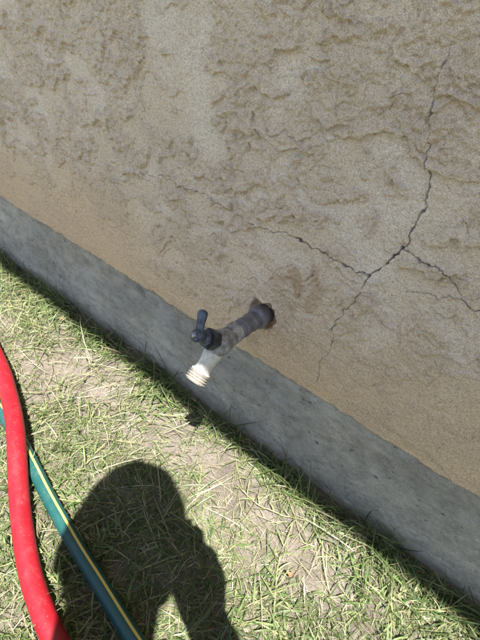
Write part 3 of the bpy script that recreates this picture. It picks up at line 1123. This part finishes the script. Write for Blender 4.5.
J = {
    'pelvis': (L3(-.66, -.03, .28), .12), 'spine': (L3(-.60, -.035, .47), (.15, .105)), 'chest': (L3(-.48, -.04, .66), (.165, .105)),
    'collar': (L3(-.38, -.045, .785), (.10, .07)), 'neck': (L3(-.315, -.047, .855), .052), 'skull': (L3(-.245, -.047, .93), .055),
    'shoulder_r': (L3(-.43, .13, .745), .062), 'elbow_r': (L3(-.25, .172, .52), .040), 'wrist_r': (L3(-.045, .032, .560), (.024, .021)),
    'shoulder_l': (L3(-.43, -.215, .745), .062), 'elbow_l': (L3(-.37, -.32, .50), .042), 'wrist_l': (L3(-.20, -.245, .575), .027),
    'hip_r': (L3(-.63, .075, .27), .095), 'knee_r': (L3(-.27, .19, .46), .062), 'ankle_r': (L3(-.52, .15, .095), .042), 'toe_r': (L3(-.33, .19, .035), (.042, .03)),
    'hip_l': (L3(-.63, -.135, .27), .095), 'knee_l': (L3(-.27, -.27, .46), .062), 'ankle_l': (L3(-.52, -.22, .095), .042), 'toe_l': (L3(-.33, -.26, .035), (.042, .03)),
    'heel_r': (L3(-.565, .15, .07), .034), 'heel_l': (L3(-.565, -.22, .07), .034),
}


def mid(n_, a, b, t, r):
    J[n_] = (J[a][0].lerp(J[b][0], t), r)


mid('uarm_r', 'shoulder_r', 'elbow_r', .45, .050); mid('uarm_l', 'shoulder_l', 'elbow_l', .45, .050)
mid('farm_r', 'elbow_r', 'wrist_r', .3, .038); mid('farm_l', 'elbow_l', 'wrist_l', .3, .041)
mid('thigh_r', 'hip_r', 'knee_r', .5, .082); mid('thigh_l', 'hip_l', 'knee_l', .5, .082)
mid('calf_r', 'knee_r', 'ankle_r', .35, .058); mid('calf_l', 'knee_l', 'ankle_l', .35, .058)
ED = [('pelvis', 'spine'), ('spine', 'chest'), ('chest', 'collar'), ('collar', 'neck'), ('neck', 'skull')]
for s_ in 'rl':
    ED += [('chest', 'shoulder_' + s_), ('shoulder_' + s_, 'uarm_' + s_), ('uarm_' + s_, 'elbow_' + s_), ('elbow_' + s_, 'farm_' + s_), ('farm_' + s_, 'wrist_' + s_),
           ('pelvis', 'hip_' + s_), ('hip_' + s_, 'thigh_' + s_), ('thigh_' + s_, 'knee_' + s_), ('knee_' + s_, 'calf_' + s_), ('calf_' + s_, 'ankle_' + s_),
           ('ankle_' + s_, 'toe_' + s_), ('ankle_' + s_, 'heel_' + s_)]


def cpt(x, y, z):
    return CAM + XR * x + XD * y + XF * z


def chain(pts, radii):
    j = {str(i): (p, r) for i, (p, r) in enumerate(zip(pts, radii))}
    return skin_mesh(j, [(str(i), str(i + 1)) for i in range(len(pts) - 1)], '0')


hands = []
# right hand: palm behind the end of the phone, fingers over its far face, thumb on the screen
wr = J['wrist_r'][0]
pc = cpt(.020, .026, -.024)
hands.append(chain([wr, wr.lerp(pc, .55), pc, cpt(.018, .000, -.018)], [(.027, .021), (.034, .019), (.038, .015), (.030, .012)]))
for i, (yy, ln) in enumerate(((-.008, .9), (.009, 1.0), (.026, .95), (.042, .8))):
    hands.append(chain([cpt(.020, yy * .8 + .000, -.016), cpt(.022, yy - .010, -.008), cpt(.017, yy - .012, .000), cpt(.017 - .008 * ln, yy - .012, -.001)], [.0095, .0088, .0078, .0068]))
hands.append(chain([cpt(.018, .028, -.028), cpt(.004, .014, -.031), cpt(-.012, .004, -.027), cpt(-.026, .000, -.021)], [.013, .011, .0095, .0080]))
# left hand: resting over the knee, fingers hanging slightly curled
wl = J['wrist_l'][0]
pl = L3(-.145, -.235, .570)
hands.append(chain([wl, wl.lerp(pl, .5), pl, L3(-.115, -.232, .560)], [(.026, .02), (.034, .018), (.038, .015), (.034, .012)]))
for i, (rr, ln) in enumerate(((-.268, .75), (-.248, .95), (-.226, 1.0), (-.205, .9))):
    hands.append(chain([L3(-.125, rr * .6 - .092, .566), L3(-.105, rr, .560), L3(-.105 + .022 * ln, rr, .540), L3(-.105 + .022 * ln, rr, .540 - .024 * ln)], [.0095, .0088, .0078, .0068]))
hands.append(chain([L3(-.165, -.215, .570), L3(-.140, -.192, .562), L3(-.118, -.186, .548), L3(-.108, -.188, .530)], [.013, .011, .0095, .0080]))

person = empty('person', L3(-.45, -.04, 0))
tag(person, 'crouching person in a dark tee holding a phone, seen as a shadow on the grass', 'person')
M_SKIN = mat_plain('skin', (0.46, 0.29, 0.21), 0.5, 60, 0.10, 0.08)
M_HAIR = mat_plain('dark_hair', (0.03, 0.022, 0.018), 0.5, 200, 0.4, 0.5)
M_TEE = mat_plain('navy_tee', (0.035, 0.045, 0.075), 0.9, 140, 0.2, 0.3)
M_JEAN = mat_plain('denim', (0.07, 0.10, 0.17), 0.9, 220, 0.3, 0.4)
M_SHOE = mat_plain('grey_canvas', (0.20, 0.20, 0.20), 0.8, 160, 0.2, 0.3)
fuse('body', [skin_mesh(J, ED, 'pelvis'), head_mesh()] + hands, M_SKIN, person, 0.005, 3)
from_bm('hair', (lambda b: (b.from_mesh(head_mesh(1.045, True)), b)[1])(bmesh.new()), M_HAIR, person)


def grown(names, k, extra=None):
    j = {}
    for n_ in names:
        p, r = J[n_]
        j[n_] = (p, tuple(q * k + .004 for q in r) if isinstance(r, tuple) else r * k + .004)
    if extra:
        j.update(extra)
    return j


tn = ['spine', 'chest', 'collar', 'shoulder_r', 'uarm_r', 'shoulder_l', 'uarm_l', 'pelvis']
te = [e for e in ED if e[0] in tn and e[1] in tn]
fuse('tee_shirt', [skin_mesh(grown(tn, 1.09), te, 'pelvis')], M_TEE, person, 0.008, 4)
jn = ['pelvis'] + [a + s_ for s_ in 'rl' for a in ('hip_', 'thigh_', 'knee_', 'calf_', 'ankle_')]
je = [e for e in ED if e[0] in jn and e[1] in jn]
fuse('jeans', [skin_mesh(grown(jn, 1.10), je, 'pelvis')], M_JEAN, person, 0.008, 4)
for s_ in 'rl':
    sn = ['ankle_' + s_, 'toe_' + s_, 'heel_' + s_]
    fuse('shoe', [skin_mesh(grown(sn, 1.10), [e for e in ED if e[0] in sn and e[1] in sn], sn[0])], M_SHOE, person, 0.006, 3)
for sg in (-1, 1):
    bm = bmesh.new()
    bmesh.ops.create_icosphere(bm, subdivisions=3, radius=.0115)
    c_ = HEAD + hx * .031 * sg + hy * .0740 + hz * .002
    for v_ in bm.verts: v_.co = v_.co + c_
    eye_ = from_bm('eye', bm, mat_plain('eye_white', (0.75, 0.73, 0.70), 0.2, 50, 0.05, 0.0) if sg < 0 else bpy.data.materials['eye_white'], person)

# the phone: its lens is where the picture is taken from
phone = empty('smartphone', cpt(0, 0, -.007))
tag(phone, 'black smartphone held in the crouching person\'s right hand', 'phone')
M_GLASS = mat_plain('black_glass', (0.012, 0.012, 0.014), 0.12, 40, 0.1, 0.0)
M_CASE = mat_plain('black_case', (0.03, 0.03, 0.032), 0.55, 300, 0.2, 0.2)


def slab(name, x0, x1, y0, y1, z0, z1, mat, parent, bev):
    bm = bmesh.new()
    vs_ = box(bm, x0, x1, y0, y1, z0, z1)
    bmesh.ops.bevel(bm, geom=[e for e in bm.edges if abs(e.verts[0].co.z - e.verts[1].co.z) > 1e-6], offset=bev, segments=5, affect='EDGES')
    for v_ in bm.verts:
        v_.co = cpt(*v_.co)
    return from_bm(name, bm, mat, parent, False)


slab('case', -.112, .014, -.046, .022, -.0125, -.0045, M_CASE, phone, .009)
slab('screen', -.109, .011, -.044, .020, -.0131, -.0126, M_GLASS, phone, .008)
bm = bmesh.new(); lathe(bm, cpt(0, 0, -.0044), XF, [(0, .006), (.0010, .006), (.0012, .0052)], 28)
from_bm('lens', bm, M_GLASS, phone)
for e_ in [o for o in person.children if o.name.startswith('eye')]:
    c_ = sum((v_.co for v_ in e_.data.vertices), Vector()) / len(e_.data.vertices)
    bm = bmesh.new(); lathe(bm, c_ + hy * .0100, hy, [(0, .0056), (.0012, .0050), (.0019, .0022)], 20)
    from_bm('iris', bm, M_HAIR, e_)

# ------------------------------------------------------------------ leaf litter
M_LEAF = mat_plain('dead_leaf', (0.34, 0.17, 0.10), 0.7, 90, 0.35, 0.4)
M_LEAF2 = mat_plain('pale_dead_leaf', (0.42, 0.29, 0.16), 0.7, 90, 0.3, 0.4)


def dead_leaf(px, py, ln, wd, rz, mat, label):
    bm = bmesh.new()
    rows = []
    c = on_ground(px, py, 0.010)
    for i in range(9):
        t = i / 8
        w_ = wd * math.sin(math.pi * min(1, t * .93 + .04)) ** .8
        row = []
        for k in (-1, -.5, 0, .5, 1):
            lx, ly = (t - .5) * ln, k * w_ / 2 + 0.0015 * math.sin(t * 9)
            lz = 0.16 * wd * (k * k) + 0.10 * ln * (2 * t - 1) ** 2 + 0.0006 * math.sin(7 * t + 5 * k)
            row.append(bm.verts.new(c + Vector((lx * math.cos(rz) - ly * math.sin(rz), lx * math.sin(rz) + ly * math.cos(rz), lz))))
        rows.append(row)
    for r0, r1 in zip(rows[:-1], rows[1:]):
        for k in range(4):
            bm.faces.new((r0[k], r0[k + 1], r1[k + 1], r1[k]))
    bmesh.ops.solidify(bm, geom=bm.faces[:], thickness=0.0005)
    o = from_bm('dead_leaf', bm, mat)
    return tag(o, label, 'leaf')


dead_leaf(290, 574, .0105, .006, 0.7, M_LEAF, 'curled reddish brown dead leaf on the soil below the faucet')
dead_leaf(62, 319, .010, .0055, 2.1, M_LEAF2, 'small pale brown dead leaf lying near the wall\'s shade line')
